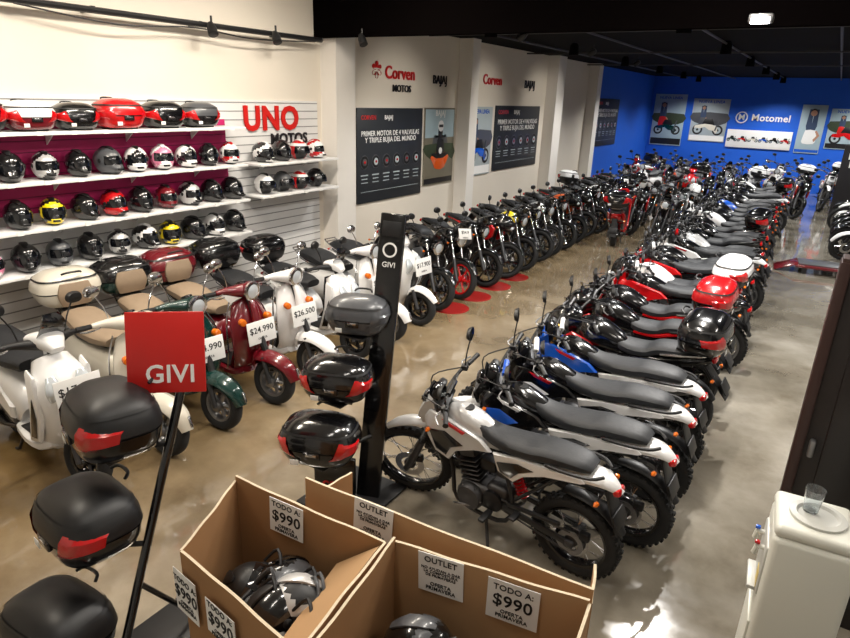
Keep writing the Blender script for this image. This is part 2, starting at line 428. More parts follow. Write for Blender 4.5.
    if dirt:
        b.loft([(-.16,.80,.05,.04),(-.04,.845,.09,.075),(.10,.88,.12,.105),(.22,.90,.11,.115),(.32,.92,.065,.07)],tank,e=3.2,sub=4,taper=.3)
        b.lathe((.16,0,.985),(0,0,1),[(.04,0),(.04,.02),(.0,.025)],BLK,16)
        for sg in(1,-1):
            b.prism([(.47,.88),(.44,.74),(.36,.64),(.24,.61),(.18,.70),(.02,.77),(-.10,.80),(-.02,.86),(.14,.90),(.34,.945),(.43,.94)],sg*.10,sg*.135,body,.06,sub=1,flare=sg*-.10)
            b.prism([(.42,.80),(.35,.67),(.26,.645),(.22,.72),(.12,.77),(.28,.83)],sg*.135,sg*.148,acc or BLK,.1,sub=1,flare=sg*-.10)
            b.prism([(.10,.885),(.30,.925),(.26,.895),(.12,.865)],sg*.137,sg*.144,RED if acc is not BLU else WHT,.05,sub=1,flare=sg*-.10)
            b.prism([(-.10,.79),(-.14,.66),(-.26,.62),(-.34,.70),(-.50,.775),(-.76,.835),(-.72,.865),(-.3,.83)],sg*.085,sg*.118,tail,.06,sub=1)
            b.prism([(-.14,.74),(-.17,.67),(-.25,.65),(-.31,.72),(-.42,.78),(-.3,.79)],sg*.116,sg*.126,GBLK,.08,sub=1)
            b.tube([(-.50,sg*.12,.87),(-.66,sg*.145,.895),(-.80,sg*.12,.90),(-.86,sg*.06,.90)],.011,BLK,8,sub=3)
        b.loft([(-.78,.905,.07,.022),(-.70,.92,.105,.04),(-.5,.91,.12,.05),(-.38,.885,.125,.052),(-.2,.865,.115,.052),(-.05,.875,.09,.05),(.06,.92,.07,.042),(.12,.955,.04,.02)],seat,e=3.2,sub=4)
        if seatacc: b.loft([(-.76,.875,.10,.018),(-.5,.865,.125,.022),(-.2,.84,.12,.022),(-.02,.85,.09,.018)],seatacc,e=3)
        b.loft([(-.97,.80,.025,.008),(-.90,.845,.065,.016),(-.82,.865,.09,.024),(-.66,.85,.10,.03),(-.5,.81,.085,.03)],tail,e=3.4,arch=.02,sub=4)
        b.loft([(-.98,.50,.07,.006),(-.94,.62,.075,.008),(-.88,.80,.06,.012)],BLK,e=3,sub=3)
        b.box((-.965,0,.60),(.012,.17,.11),BLK,.004,rot=(0,D(20),0))
        b.box((-.94,0,.80),(.05,.1,.045),REDL,.015,rot=(0,D(20),0))
        indicators(b,-.86,.77,.15)
        arcstrip(b,(rx,rz),rR+.06,150,75,.055,BLK,.02)
    else:
        b.loft([(-.14,.74,.09,.06),(-.02,.80,.13,.10),(.12,.845,.165,.13),(.24,.86,.165,.13),(.34,.84,.11,.10),(.39,.82,.06,.06)],tank,e=2.5,sub=4,taper=.25)
        b.lathe((.18,0,.965),(0,0,1),[(.045,0),(.045,.02),(.0,.025)],CHR,16)
        for sg in(1,-1):
            b.prism([(.44,.80),(.40,.66),(.28,.58),(.18,.62),(.10,.72),(.18,.80),(.36,.86)],sg*.13,sg*.175,body if acc is None else acc,.10,sub=1)
            b.prism([(-.08,.72),(-.12,.58),(-.28,.56),(-.42,.66),(-.36,.73)],sg*.09,sg*.13,body,.08,sub=1)
            b.prism([(.30,.5),(.34,.4),(.2,.22),(-.02,.2),(.06,.28),(.2,.36)],sg*.11,sg*.14,body,.15) if fair else None
            b.tube([(-.45,sg*.12,.83),(-.66,sg*.125,.87),(-.80,sg*.08,.89),(-.82,0,.89)],.012,BLK if not case else CHR,8,sub=3)
        b.loft([(-.74,.865,.08,.03),(-.62,.87,.115,.045),(-.42,.845,.125,.05),(-.32,.80,.13,.045),(-.18,.785,.125,.05),(-.04,.81,.09,.045),(.0,.84,.05,.03)],seat,e=3,sub=4)
        if seatacc: b.loft([(-.72,.835,.10,.02),(-.5,.81,.13,.025),(-.3,.755,.135,.03),(-.1,.745,.11,.02)],seatacc,e=3)
        b.loft([(-.88,.855,.03,.02),(-.80,.835,.08,.045),(-.6,.79,.115,.055),(-.35,.73,.12,.06),(-.2,.70,.09,.05)],tail,e=2.8,sub=4)
        b.box((-.875,0,.85),(.04,.11,.05),REDL,.015,rot=(0,D(20),0))
        b.loft([(-1.02,.52,.07,.006),(-.96,.60,.075,.01),(-.82,.78,.06,.016)],BLK,e=3,sub=3)
        b.box((-.99,0,.62),(.012,.17,.11),BLK,.004,rot=(0,D(30),0))
        indicators(b,-.90,.72,.15)
        arcstrip(b,(rx,rz),rR+.035,150,70,.06,BLK,.02)
    if case:
        zc=.97 if dirt else .94
        b.box((-.72,0,zc-.02),(.3,.22,.02),BLK,.008)
        b.tube([(-.6,0,zc-.08),(-.72,0,zc-.02)],.02,BLK,8)
        geo_case(b,case[0],case[1],REDL,TR((-.76,0,zc),rz=math.pi))
    if card: price_card(b,(.60,0,.98),D(20),card,.24,.16)
    return b.mesh(name)

# ------------------------------------------------------------------ scooter
def scooter(name,body,seat=BEI,sport=False,card=None,case=None,inner=None,steer=12):
    b=B();inner=inner or body
    R=.225
    wheel(b,(-.60,0,R),R,.11,.135,ALU if not sport else GBLK,'c5',disc=False)
    b.M=rotsteer(.33,.9,D(24),D(steer))
    wheel(b,(.62,0,R),R,.10,.135,ALU if not sport else GBLK,'c5')
    for sg in(1,-1):
        b.tube([(.63,sg*.075,R),(.54,sg*.07,.46)],.022,ENG,8)
    if sport:
        b.loft([(.42,.40,.05,.012),(.48,.47,.07,.014),(.60,.50,.075,.016),(.74,.46,.07,.014),(.86,.35,.03,.008)],body,e=3.4,arch=.045,sub=4)
    else:
        b.loft([(.36,.34,.05,.01),(.40,.46,.085,.014),(.52,.50,.095,.016),(.68,.49,.095,.014),(.82,.42,.08,.012),(.90,.30,.045,.01)],body,e=2.6,arch=.07,sub=4)
        b.box((.885,0,.36),(.02,.02,.09),CHR,.006,rot=(0,D(-25),0))
    b.tube([(.52,0,.48),(.30,0,1.0)],.03,BLK,8)
    b.tube([(.20,-.30,1.04),(.22,-.2,1.045),(.26,-.1,1.04),(.28,0,1.035),(.26,.1,1.04),(.22,.2,1.045),(.20,.30,1.04)],[.018,.026,.04,.055,.04,.026,.018] if sport else [.02,.034,.055,.07,.055,.034,.02],BLK if sport else body,12,sub=3)
    for sg in(1,-1):
        b.tube([(.20,sg*.28,1.04),(.17,sg*.40,1.03)],.019,BLK,8)
        b.tube([(.25,sg*.26,1.035),(.26,sg*.32,1.025),(.23,sg*.41,1.02)],.006,CHR,6,sub=2)
    if sport:
        b.loft([(.20,1.06,.12,.045),(.29,1.06,.11,.06),(.38,1.0,.05,.03)],body,e=3.2)
        b.loft([(.28,1.10,.10,.005),(.33,1.18,.10,.005),(.31,1.25,.06,.004)],VIS,n=8,arch=.03,sub=3)
    else:
        b.lathe((.27,0,1.04),(1,0,-.05),[(.05,0),(.085,.03),(.092,.075),(.085,.082)],body,24)
        b.lathe((.27,0,1.04),(1,0,-.05),[(.094,.07),(.096,.09),(.082,.094)],CHR,24)
        b.lathe((.27,0,1.04),(1,0,-.05),[(.084,.08),(.055,.102),(.0,.108)],LENS,24)
    mirrors(b,.22,.17,1.07,True,CHR if not sport else BLK,.2)
    b.lathe((.22,0,1.09),(-.5,0,.85),[(.05,-.02),(.05,.01),(.045,.014),(0,.014)],GBLK,18)
    b.M=Matrix.Identity(4)
    if sport:
        b.loft([(.28,.24,.13,.05),(.40,.42,.16,.07),(.45,.60,.18,.08),(.42,.78,.19,.075),(.31,.95,.12,.045)],body,e=3.4,arch=-.05,sub=4,n=18)
        for sg in(1,-1):
            b.loft([(.49,.68,.03,.012),(.525,.76,.06,.02),(.48,.86,.03,.012)],LENS,y=sg*.1,sub=3)
            b.prism([(.20,.30),(.36,.34),(.46,.56),(.42,.86),(.33,.90),(.30,.6)],sg*.165,sg*.20,body,.08,sub=1)
            b.prism([(.26,.36),(.35,.38),(.40,.55),(.38,.70),(.32,.55)],sg*.20,sg*.208,GBLK,.08,sub=1)
        b.loft([(.44,.42,.05,.03),(.52,.58,.06,.03),(.51,.68,.03,.02)],BLK,sub=3)
    else:
        b.loft([(.26,.24,.16,.02),(.35,.36,.19,.022),(.385,.56,.22,.022),(.36,.76,.21,.022),(.29,.93,.14,.022),(.27,.97,.07,.02)],body,e=3,arch=-.06,sub=4,n=18)
        b.loft([(.40,.50,.03,.02),(.425,.66,.05,.035),(.39,.86,.035,.03),(.35,.95,.03,.02)],body,sub=3)
        b.tube([(.455,-.03,.70),(.455,.03,.70)],.02,CHR,8)
        for sg in(1,-1):
            b.lathe((.385,sg*.14,.78),(1,sg*.2,0),[(.032,-.02),(.034,.02),(.028,.035),(0,.04)],ORL,14)
            b.tube([(.20,sg*.2,.30),(.28,sg*.235,.5),(.27,sg*.225,.76),(.22,sg*.15,.94)],.007,CHR,6,sub=3)
    b.loft([(.20,.30,.17,.03),(.27,.5,.17,.03),(.25,.75,.15,.03),(.22,.92,.1,.03)],inner,e=3,sub=3)
    b.loft([(-.16,.26,.16,.05),(.05,.255,.19,.04),(.25,.26,.18,.04),(.34,.30,.12,.04)],body,e=4,sub=2)
    b.box((.08,0,.30),(.34,.30,.014),BLK,.005)
    if sport:
        b.loft([(-1.0,.72,.03,.02),(-.86,.67,.10,.07),(-.6,.62,.14,.11),(-.35,.53,.16,.17),(-.18,.42,.15,.19),(-.1,.36,.13,.12)],body,e=3.2,sub=4,n=18)
        for sg in(1,-1):
            b.prism([(-.98,.76),(-.7,.58),(-.4,.42),(-.16,.34),(-.14,.44),(-.4,.62),(-.7,.72)],sg*.12,sg*.175,body,.06,sub=1)
            b.prism([(-.7,.50),(-.45,.34),(-.2,.27),(-.2,.33),(-.45,.44)],sg*.11,sg*.15,GRY,.08,sub=1)
        b.loft([(-.85,.36,.05,.01),(-.78,.46,.06,.01),(-.6,.50,.06,.01),(-.45,.46,.05,.01)],BLK,arch=.02)
    else:
        b.loft([(-.98,.50,.06,.06),(-.90,.52,.14,.14),(-.74,.52,.195,.20),(-.52,.51,.215,.215),(-.32,.50,.19,.22),(-.18,.46,.15,.22),(-.12,.40,.13,.14)],body,e=2.5,sub=4,n=18)
        for sg in(1,-1):
            b.tube([(-.25,sg*.2,.36),(-.5,sg*.225,.34),(-.8,sg*.195,.38),(-.93,sg*.10,.44)],.008,CHR,6,sub=3)
    b.box((-.42,0,.24),(.4,.18,.14),ENG,.04)
    b.lathe((-.6,.1,.25),(0,1,0),[(.1,0),(.1,.03),(.06,.05),(0,.05)],ENG,18)
    b.tube([(-.25,-.08,.2),(-.4,-.14,.2),(-.5,-.16,.23),(-.86,-.17,.32),(-.88,-.17,.325)],[.018,.02,.05,.055,.03],GBLK,12)
    b.box((-.62,-.226,.28),(.2,.01,.06),CHR,.008,rot=(0,D(14),0))
    b.tube([(-.5,.1,.42),(-.66,.1,.2)],.02,CHR,8)
    for sg in(1,-1): b.tube([(-.2,sg*.09,.2),(-.28,sg*.13,.02),(-.32,sg*.14,.012)],.012,BLK,6)
    b.loft([(-.90,.81,.10,.035),(-.78,.83,.15,.06),(-.58,.815,.165,.065),(-.44,.78,.165,.06),(-.25,.77,.15,.06),(-.08,.765,.09,.04)],seat,e=3,sub=4)
    b.loft([(-.86,.76,.10,.022),(-.5,.73,.15,.03),(-.12,.73,.09,.02)],BLK if seat is not SEAT else GRY,e=3)
    b.box((-.985,0,.56 if not sport else .71),(.04,.12,.06),REDL,.018)
    b.box((-1.0,0,.40),(.01,.18,.12),BLK,.004,rot=(0,D(15),0))
    b.loft([(-1.0,.26,.07,.006),(-.95,.46,.07,.01),(-.92,.66,.05,.01)],BLK,sub=1)
    indicators(b,-.93,.60,.18)
    for sg in(1,-1):
        b.tube([(-.6,sg*.13,.73),(-.85,sg*.12,.80),(-1.0,sg*.09,.86)],.009,CHR,6,sub=2)
    for x in(-.9,-.95,-1.0): b.tube([(x,-.1,.83+(-.9-x)*.4),(x,.1,.83+(-.9-x)*.4)],.007,CHR,6)
    if case:
        geo_case(b,case[0],case[1],None if seat is BEI else REDL,TR((-.99,0,.90),rz=math.pi))
        b.box((-.95,0,.875),(.26,.2,.025),BLK,.008)
        if seat is BEI: b.loft([(-.80,.92,.12,.02),(-.785,1.02,.15,.03),(-.79,1.12,.12,.02)],BEI,e=3,sub=3)
    if card:
        price_card(b,(.475 if not sport else .66,0,.68 if not sport else .78),D(8),card,.31,.21)
    return b.mesh(name)

# ------------------------------------------------------------------ variants
V={}
V['d_sil']=moto('trail_sil','dirt',SIL,GBLK,rim=GBLK,tail=WHT,steer=20,fork=ENG)
V['d_blkw']=moto('trail_bw','dirt',GBLK,BLU,rim=GBLK,tail=WHT,tank=GBLK,eng=ENGB,fork=ENG,fend=WHT)
V['d_blk']=moto('trail_b','dirt',GBLK,WHT,rim=GBLK,tail=WHT,tank=GBLK,eng=ENG,frame=BLK)
V['d_blu']=moto('trail_blue','dirt',BLU,WHT,rim=GBLK,tail=WHT,tank=GBLK,eng=ENG,fork=GOLD,fend=WHT)
V['d_red']=moto('trail_red','dirt',RED,WHT,rim=ALU,tail=GBLK,tank=GBLK,frame=RED,fend=WHT)
V['d_wht']=moto('trail_white','dirt',WHT,RED,rim=ALU,tail=WHT,tank=GBLK)
V['s_blkcase']=moto('street_case','street',GBLK,RED,rim=GBLK,case=(GBLK,GBLK),fair=True,eng=ENGB)
V['s_redcase']=moto('street_redcase','street',GBLK,RED,rim=GBLK,case=(GBLK,RED),eng=ENG,seatacc=RED)
V['s_blk']=moto('street_b','street',GBLK,GRY,rim=GBLK,eng=ENGB)
V['s_blkr']=moto('street_br','street',GBLK,RED,rim=GBLK,fair=True,eng=ENGB,seatacc=RED)
V['s_red']=moto('street_r','street',RED,GBLK,rim=GBLK,fair=True,tail=GBLK)
V['s_yel']=moto('street_y','street',GBLK,GRY,rim=GBLK,tank=YEL,eng=ENGB)
V['s_org']=moto('street_o','street',GBLK,ORG,rim=GBLK,tank=ORG,fair=True,eng=ENGB)
V['s_redrim']=moto('street_rr','street',GBLK,GBLK,rim=RED,eng=ENG,card='$54.9')
V['s_wht']=moto('street_w','street',GBLK,WHT,rim=GBLK,fair=True,eng=ENG,case=(BLK,WHT),tank=WHT)
V['s_wht2']=moto('street_w2','street',WHT,GBLK,rim=GBLK,fair=True,eng=ENG,tail=GBLK)
V['s_blu']=moto('street_bl','street',GBLK,BLU,rim=GBLK,fair=True,eng=ENGB,tank=BLU)
V['s_sil']=moto('street_s','street',GBLK,SIL,rim=ALU,eng=ENG,tank=SIL)
V['c_white']=scooter('sc_white',WHT,SEAT,False,'$26.500',None,inner=BLK)
V['c_whiteblk']=scooter('sc_whiteb',WHT,SEAT,False,'$26.500',(GBLK,GBLK),inner=BLK)
V['c_whiteL']=scooter('sc_sport',WHT,SEAT,True,'$17.900',None,inner=BLK)
V['c_cream']=scooter('sc_cream',CRM,BEI,False,'$23.990',(CRM,CRM))
V['c_green']=scooter('sc_green',GRN,BEI,False,'$24.990',(GRN,GBLK))
V['c_red']=scooter('sc_red',DRED,BEI,False,'$24.990',(DRED,DRED))
V['c_whitecase']=scooter('sc_whitecase',WHT,SEAT,True,None,(BLK,GBLK),inner=BLK)
V['c_redsp']=scooter('sc_redsport',RED,SEAT,True,None,(BLK,GBLK),inner=BLK)

def bike(k,x,y,head,lean=7,jit=4,sc=.96):
    nm={'d':'trail_motorcycle','s':'street_motorcycle','c':'scooter'}[k[0]]
    if k[0]=='c': lean=0
    return put(V[k],nm,(x,y,0),(D(-lean),0,D(head+random.uniform(-jit,jit))),sc)
for k,y,x in [('c_whiteL',2.05,-4.66),('c_cream',2.68,-4.58),('c_green',3.20,-4.56),('c_red',3.76,-4.54),('c_whiteblk',4.36,-4.56),
            ('c_whitecase',5.05,-4.56),('c_white',5.72,-4.6),('c_whiteL',6.38,-4.62)]:
    bike(k,x,y,-6,0,2,1.0 if k!='c_whitecase' else .95)
L=['s_blk','s_redrim','s_blk','s_blkr','s_yel','s_blk','s_sil','s_blk','s_org','s_blkr','s_blk','s_wht','s_blk','s_redrim','s_blu','s_blk','s_blkr']
y=7.15
for k in L:
    bike(k,-4.72+random.uniform(-.05,.05),y,-14,7,8); y+=.68
Rr=['d_sil','d_blkw','d_blk','d_blu','s_blkcase','s_blkr','s_redcase','d_red','s_wht','d_red','s_blk','d_wht','s_sil','s_blk','s_blkr','s_blkcase','s_wht2','s_blk','s_blk','s_blu','s_blkr','s_blk','d_wht','s_blk','s_blkcase','s_wht2']
ys=[3.24,3.70,4.24,4.78,5.38,5.98,6.55,7.15,7.75,8.35,8.95,9.5,10.1,10.7,11.3,11.9,12.55,13.2,13.85,14.5,15.2,15.9,16.6,17.3,18.0,18.7]
for i,(k,y) in enumerate(zip(Rr,ys)):
    xj=0 if i<5 else random.uniform(-.08,.06)
    bike(k,(-1.45 if i==0 else (-1.28 if i<5 else -1.27-.01*i))+xj,y,177 if i else 174,6,1 if i<2 else (3 if i<6 else 7),.91 if i==0 else (.93 if i<4 else .96))
far=['s_blk','c_redsp','s_blk','s_wht2','s_blkr','s_blu','c_white','s_sil','s_blk','s_wht','s_org','s_blkcase','d_wht']
nf=len(far)
for i in range(9): bike(far[(i*5)%nf],-5.3+i*.78,24.4,-90,7,10)
for i in range(10): bike(far[(i*3+1)%nf],-5.4+i*.68,22.2,-90,7,12)
for i in range(8): bike(far[(i*4+2)%nf],-5.3+i*.68,20.0,-95,7,12)
for i,k in enumerate(['c_redsp','s_blk','s_blkr','s_sil','s_blk','s_wht2','s_blk','s_blu']): bike(k,-3.50+(i%2)*.72,13.3+i*.72,-80 if i else 95,7,10)
for i in range(8): bike(far[(i*7+3)%nf],1.25,14.4+i*.72,180,7,8)

# ------------------------------------------------------------------ room
XL,XR,YB,YF,ZC=-6.2,3.6,26.0,-2.5,3.8
def simple(name,c,sz,mat,r=0): 
    b=B();b.box((0,0,0),sz,mat,r);return obj(b,name,c)
fm=bpy.data.materials.new('polished_concrete');fm.use_nodes=True
nt=fm.node_tree;p=nt.nodes['Principled BSDF'];tc=nt.nodes.new('ShaderNodeTexCoord')
def noise(sc,det,ro,dist=0):
    n=nt.nodes.new('ShaderNodeTexNoise');n.inputs['Scale'].default_value=sc;n.inputs['Detail'].default_value=det;n.inputs['Roughness'].default_value=ro
    n.inputs['Distortion'].default_value=dist;nt.links.new(tc.outputs['Object'],n.inputs['Vector']);return n
n1=noise(.8,8,.6,.1);n2=noise(5,5,.55);n3=noise(1.8,7,.65,.3)
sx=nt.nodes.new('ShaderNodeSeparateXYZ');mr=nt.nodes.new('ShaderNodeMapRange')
mr.inputs[1].default_value=-3.6;mr.inputs[2].default_value=-.3  # browner at left, greyer at right: warm light painted into the floor colour
def ramp(e):
    c=nt.nodes.new('ShaderNodeValToRGB')
    c.color_ramp.elements[0].position=e[0][0];c.color_ramp.elements[0].color=e[0][1]
    c.color_ramp.elements[1].position=e[-1][0];c.color_ramp.elements[1].color=e[-1][1]
    for q in e[1:-1]:
        z=c.color_ramp.elements.new(q[0]);z.color=q[1]
    return c
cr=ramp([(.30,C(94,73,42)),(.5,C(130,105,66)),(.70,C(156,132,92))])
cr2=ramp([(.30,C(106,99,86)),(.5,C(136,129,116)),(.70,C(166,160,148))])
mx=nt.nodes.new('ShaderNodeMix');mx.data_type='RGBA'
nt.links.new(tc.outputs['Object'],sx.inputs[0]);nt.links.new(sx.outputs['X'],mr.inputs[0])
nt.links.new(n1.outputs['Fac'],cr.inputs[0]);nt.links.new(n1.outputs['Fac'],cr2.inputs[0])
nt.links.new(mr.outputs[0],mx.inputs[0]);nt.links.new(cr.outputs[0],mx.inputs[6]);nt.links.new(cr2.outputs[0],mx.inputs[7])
cr3=ramp([(.32,(.62,.58,.53,1)),(.50,(1,1,1,1))])
nt.links.new(n3.outputs['Fac'],cr3.inputs[0])
mm=nt.nodes.new('ShaderNodeMix');mm.data_type='RGBA';mm.blend_type='MULTIPLY';mm.inputs[0].default_value=.55
nt.links.new(mx.outputs[2],mm.inputs[6]);nt.links.new(cr3.outputs[0],mm.inputs[7])
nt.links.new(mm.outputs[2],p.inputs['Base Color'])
rr=nt.nodes.new('ShaderNodeMapRange');rr.inputs[1].default_value=.3;rr.inputs[2].default_value=.7;rr.inputs[3].default_value=.04;rr.inputs[4].default_value=.20
nt.links.new(n3.outputs['Fac'],rr.inputs[0]);nt.links.new(rr.outputs[0],p.inputs['Roughness'])
p.inputs['Specular IOR Level'].default_value=.7
p.inputs['Coat Weight'].default_value=.8;p.inputs['Coat Roughness'].default_value=.05
bp=nt.nodes.new('ShaderNodeBump');bp.inputs['Strength'].default_value=.08;bp.inputs['Distance'].default_value=.01
nt.links.new(n2.outputs['Fac'],bp.inputs['Height']);nt.links.new(bp.outputs['Normal'],p.inputs['Normal'])
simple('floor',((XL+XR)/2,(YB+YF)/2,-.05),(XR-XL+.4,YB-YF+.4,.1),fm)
WALL=M('wall_cream',C(224,216,203),.8,var=.06,scale=2,bump=.05)
WALLW=M('wall_white',C(222,222,220),.8,var=.06,scale=2,bump=.05)
BLUEW=M('wall_blue',C(12,92,210),.65,var=.12,scale=3)
CEIL=M('ceiling_black',C(9,8,8),.95,var=.3,scale=3,bump=.1,spec=.1)
CEIL2=M('bulkhead_black',C(8,6,6),1,spec=0.0)
simple('wall_left',(XL-.1,(YF+18.8)/2,2.25),(.2,18.8-YF,4.5),WALL)
simple('wall_left_blue',(XL-.1,(18.8+YB)/2,2.25),(.2,YB-18.8,4.5),BLUEW)
simple('wall_back',((XL+XR)/2,YB+.1,2.25),(XR-XL+.4,.2,4.5),BLUEW)
simple('wall_right',(XR+.1,(YF+YB)/2,2.25),(.2,YB-YF,4.5),WALLW)
simple('wall_front',((XL+XR)/2,YF-.1,2.25),(XR-XL+.4,.2,4.5),WALLW)
simple('ceiling',((XL+XR)/2,(YF+6.9)/2,4.55),(XR-XL+.4,6.9-YF,.1),WALLW)
simple('ceiling_dropped',((XL+XR)/2,(7.0+YB)/2,ZC+.05),(XR-XL,YB-7.0,.1),CEIL)
simple('wall_bulkhead',((XL+XR)/2,6.95,3.98),(XR-XL,.1,1.04),CEIL2)
PIL=M('pilaster_white',C(232,228,222),.7,var=.05)
for i,(y,w) in enumerate([(7.23,.42),(11.05,.3),(15.5,.5),(18.5,.35)]):
    simple('trim_pilaster',(XL+.14,y,ZC/2),(.28,w,ZC),PIL)
b=B()
b.tube([(-6.02,.5,3.4),(-6.02,6.85,3.42)],.03,BLK,8)
for yy in(1.5,2.6,3.7,4.9,6.1): b.box((-6.1,yy,3.42),(.2,.04,.05),BLK,.005)
b.tube([(-6.0,3.0,3.38),(-5.98,3.9,3.31),(-5.98,4.8,3.37),(-5.98,5.6,3.33),(-6.0,6.7,3.39)],.008,BLK,6,sub=5)
obj(b,'conduit_pipe')
b=B();TG=M('track_grey',C(46,44,44),.5)
for xx in(-5.0,-3.4,-1.8,-.2): b.tube([(xx,7.1,3.74),(xx,25.8,3.74)],.018,TG,8)
for yy in(9.5,13.5,17.5): b.box((-1.3,yy,3.72),(9.4,.035,.03),TG,.004)
obj(b,'ceiling_conduit')
SLW=M('slat_white',C(222,222,222),.5,var=.04)
SLG=M('slat_groove',C(140,140,140),.7)
MAG=M('magenta_panel',C(184,24,98),.55,var=.08)
b=B()
b.box((XL+.015,4.05,1.35),(.03,5.7,2.6),SLW)
for i in range(26):
    z=.12+i*.1; b.box((XL+.031,4.05,z),(.004,5.7,.012),SLG)
obj(b,'slat_wall_panel')
b=B();b.box((XL+.039,3.2,2.02),(.012,4.1,.82),MAG)
for i in range(8): b.box((XL+.046,3.2,1.66+i*.1),(.003,4.1,.01),M('mag_groove',C(120,10,64),.7))
obj(b,'magenta_slat_panel')
SHELF=M('shelf_white',C(230,230,230),.35)
zs=[2.36,1.94,1.53,1.14]
def shelf(y0,y1,z,d=.36):
    b=B();b.box((XL+.05+d/2,(y0+y1)/2,z-.015),(d,y1-y0,.03),SHELF,.005)
    y=y0+.3
    while y<y1:
        b.prism([(XL+.05,z-.03),(XL+.05,z-.14),(XL+.2,z-.03)],y,y+.012,SHELF,.05,sub=1); y+=.8
    y=y0+.16
    while y<y1:
        b.box((XL+.05+d+.003,y,z-.012),(.004,.055,.035),PAPER); y+=.303
    obj(b,'wall_shelf')
for z in zs: shelf(1.25,5.25,z)
for z in (1.92,1.53): shelf(5.45,6.9,z)
def case_mesh(a,bb,lens=REDL):
    b=B();geo_case(b,a,bb,lens);return b.mesh('top_case')
for yy,a,bb,s in [(1.55,GBLK,GBLK,.8),(2.03,BLK,WHT,.8),(2.50,BLK,DRED,.84),(2.93,DRED,WHT,.76),(3.34,GBLK,GBLK,.72),(3.77,RED,RED,.86),(4.26,GBLK,GBLK,.80),(4.72,GBLK,GRY,.78)]:
    put(case_mesh(a,bb),'top_case',(XL+.26,yy,zs[0]+.017),(0,0,D(random.uniform(-4,4))),s)
pal=[(GBLK,None),(WHT,RED),(GBLK,RED),(SIL,GBLK),(GBLK,WHT),(RED,GBLK),(WHT,GBLK),(GRY,None),(YEL,GBLK),(PNK,WHT),(DRED,None),(ORG,GBLK)]
HM=[]
for i,(a,c) in enumerate(pal):
    b=B();geo_helmet(b,a,c,openf=False,seed=i);HM.append(b.mesh('helmet'))
HO=[]
for a,c in [(GBLK,None),(WHT,None),(RED,WHT),(GRY,None),(GBLK,RED)]:
    b=B();geo_helmet(b,a,c,openf=True);HO.append(b.mesh('helmet_open'))
def hel(i,y,z,op=False,x=None):
    put(HO[i] if op else HM[i],'open_face_helmet' if op else 'full_face_helmet',((x or XL+.24),y,z+.003),(0,0,D(random.uniform(-22,12))),random.uniform(.88,.95))
rows={1:[0,0,4,0,0,3,0,7,6,9,6,0,1],2:[4,0,7,6,0,8,0,5,0,10,3,0,0],3:[6,4,0,9,0,7,0,3,4,8,0,6,0]}
for r,l in rows.items():
    for i,k in enumerate(l): hel(k,1.50+i*.302,zs[r])
for i,k in enumerate([4,0,2,1]): hel(k,5.65+i*.32,1.92,i==2)
for i,k in enumerate([1,3,2,0]): hel(k,5.65+i*.32,1.53,True)
SGR=M('sign_red',C(200,28,22),.4,var=.05);SGB=M('sign_dark',C(28,26,30),.5)
def sign_text(name,items,loc,back=False):
    b=B()
    for t,size,dx,dy,mat,bold,dep in items:
        for k in range(3): b.text(t,size,TR((dx,dy,.004+.006*k)),mat,bold)
    o=obj(b,name,loc,(D(90),0,0 if back else D(90)));return o
sign_text('wall_letter_sign',[('UNO',.40,-.10,.04,SGR,.035,0),('MOTOS',.19,.20,-.21,SGB,.02,0)],(XL+.04,6.12,2.38))
sign_text('wall_letter_sign',[('Corven',.27,-.35,.05,SGR,.015,0),('MOTOS',.15,-.30,-.18,SGB,.015,0),('BAJAJ',.20,.90,.0,SGB,.01,0),('*',.5,-1.0,-.02,SGR,.03,0)],(XL+.01,9.3,3.05))
sign_text('wall_letter_sign',[('Corven',.27,-.6,.05,SGR,.015,0),('BAJAJ',.24,1.3,.02,SGB,.01,0)],(XL+.01,12.9,3.08))
PD=M('poster_dark',C(42,46,52),.45,var=.25,scale=2);PL=M('poster_light',C(176,188,192),.5,var=.25,scale=2)
PG=M('poster_road',C(126,120,104),.5,var=.4,scale=3);PT=M('poster_sky',C(166,188,198),.5,var=.15)
PGR=M('poster_green',C(60,74,50),.6,var=.5,scale=12)
def rect(b,x,y,w,h,mat,z=.014): b.box((x,y,z),(w,h,.004),mat)
def disc(b,x,y,r,mat,z=.014): b.lathe((x,y,z),(0,0,1),[(r,0),(r,.004),(.0,.004)],mat,20)
def shp(b,P,z,mat,x=0,y=0,s=1,sub=2):
    old=b.M;b.M=old@TR((x,y,z))@Matrix.Rotation(D(90),4,'X')
    b.prism([(p[0]*s,p[1]*s) for p in P],-.0015,.0015,mat,.02,sub=sub);b.M=old
def bikepic(b,x,y,s,mat):
    for dx in(-.33,.33):
        disc(b,x+dx*s,y-.18*s,.17*s,BLK,.015);disc(b,x+dx*s,y-.18*s,.11*s,PL,.018);disc(b,x+dx*s,y-.18*s,.04*s,BLK,.020)
    shp(b,[(-.45,.12),(-.25,.14),(-.1,.08),(.05,.18),(.2,.2),(.28,.3),(.33,.22),(.3,.05),(.12,.0),(-.1,-.02),(-.42,.04)],.024,mat,x,y,s,1)
    shp(b,[(.2,.0),(.12,-.2),(-.12,-.2),(-.2,-.02)],.024,BLK,x,y,s,1)
    shp(b,[(.27,.2),(.36,-.18),(.31,-.18),(.22,.2)],.026,GRY,x,y,s,1)
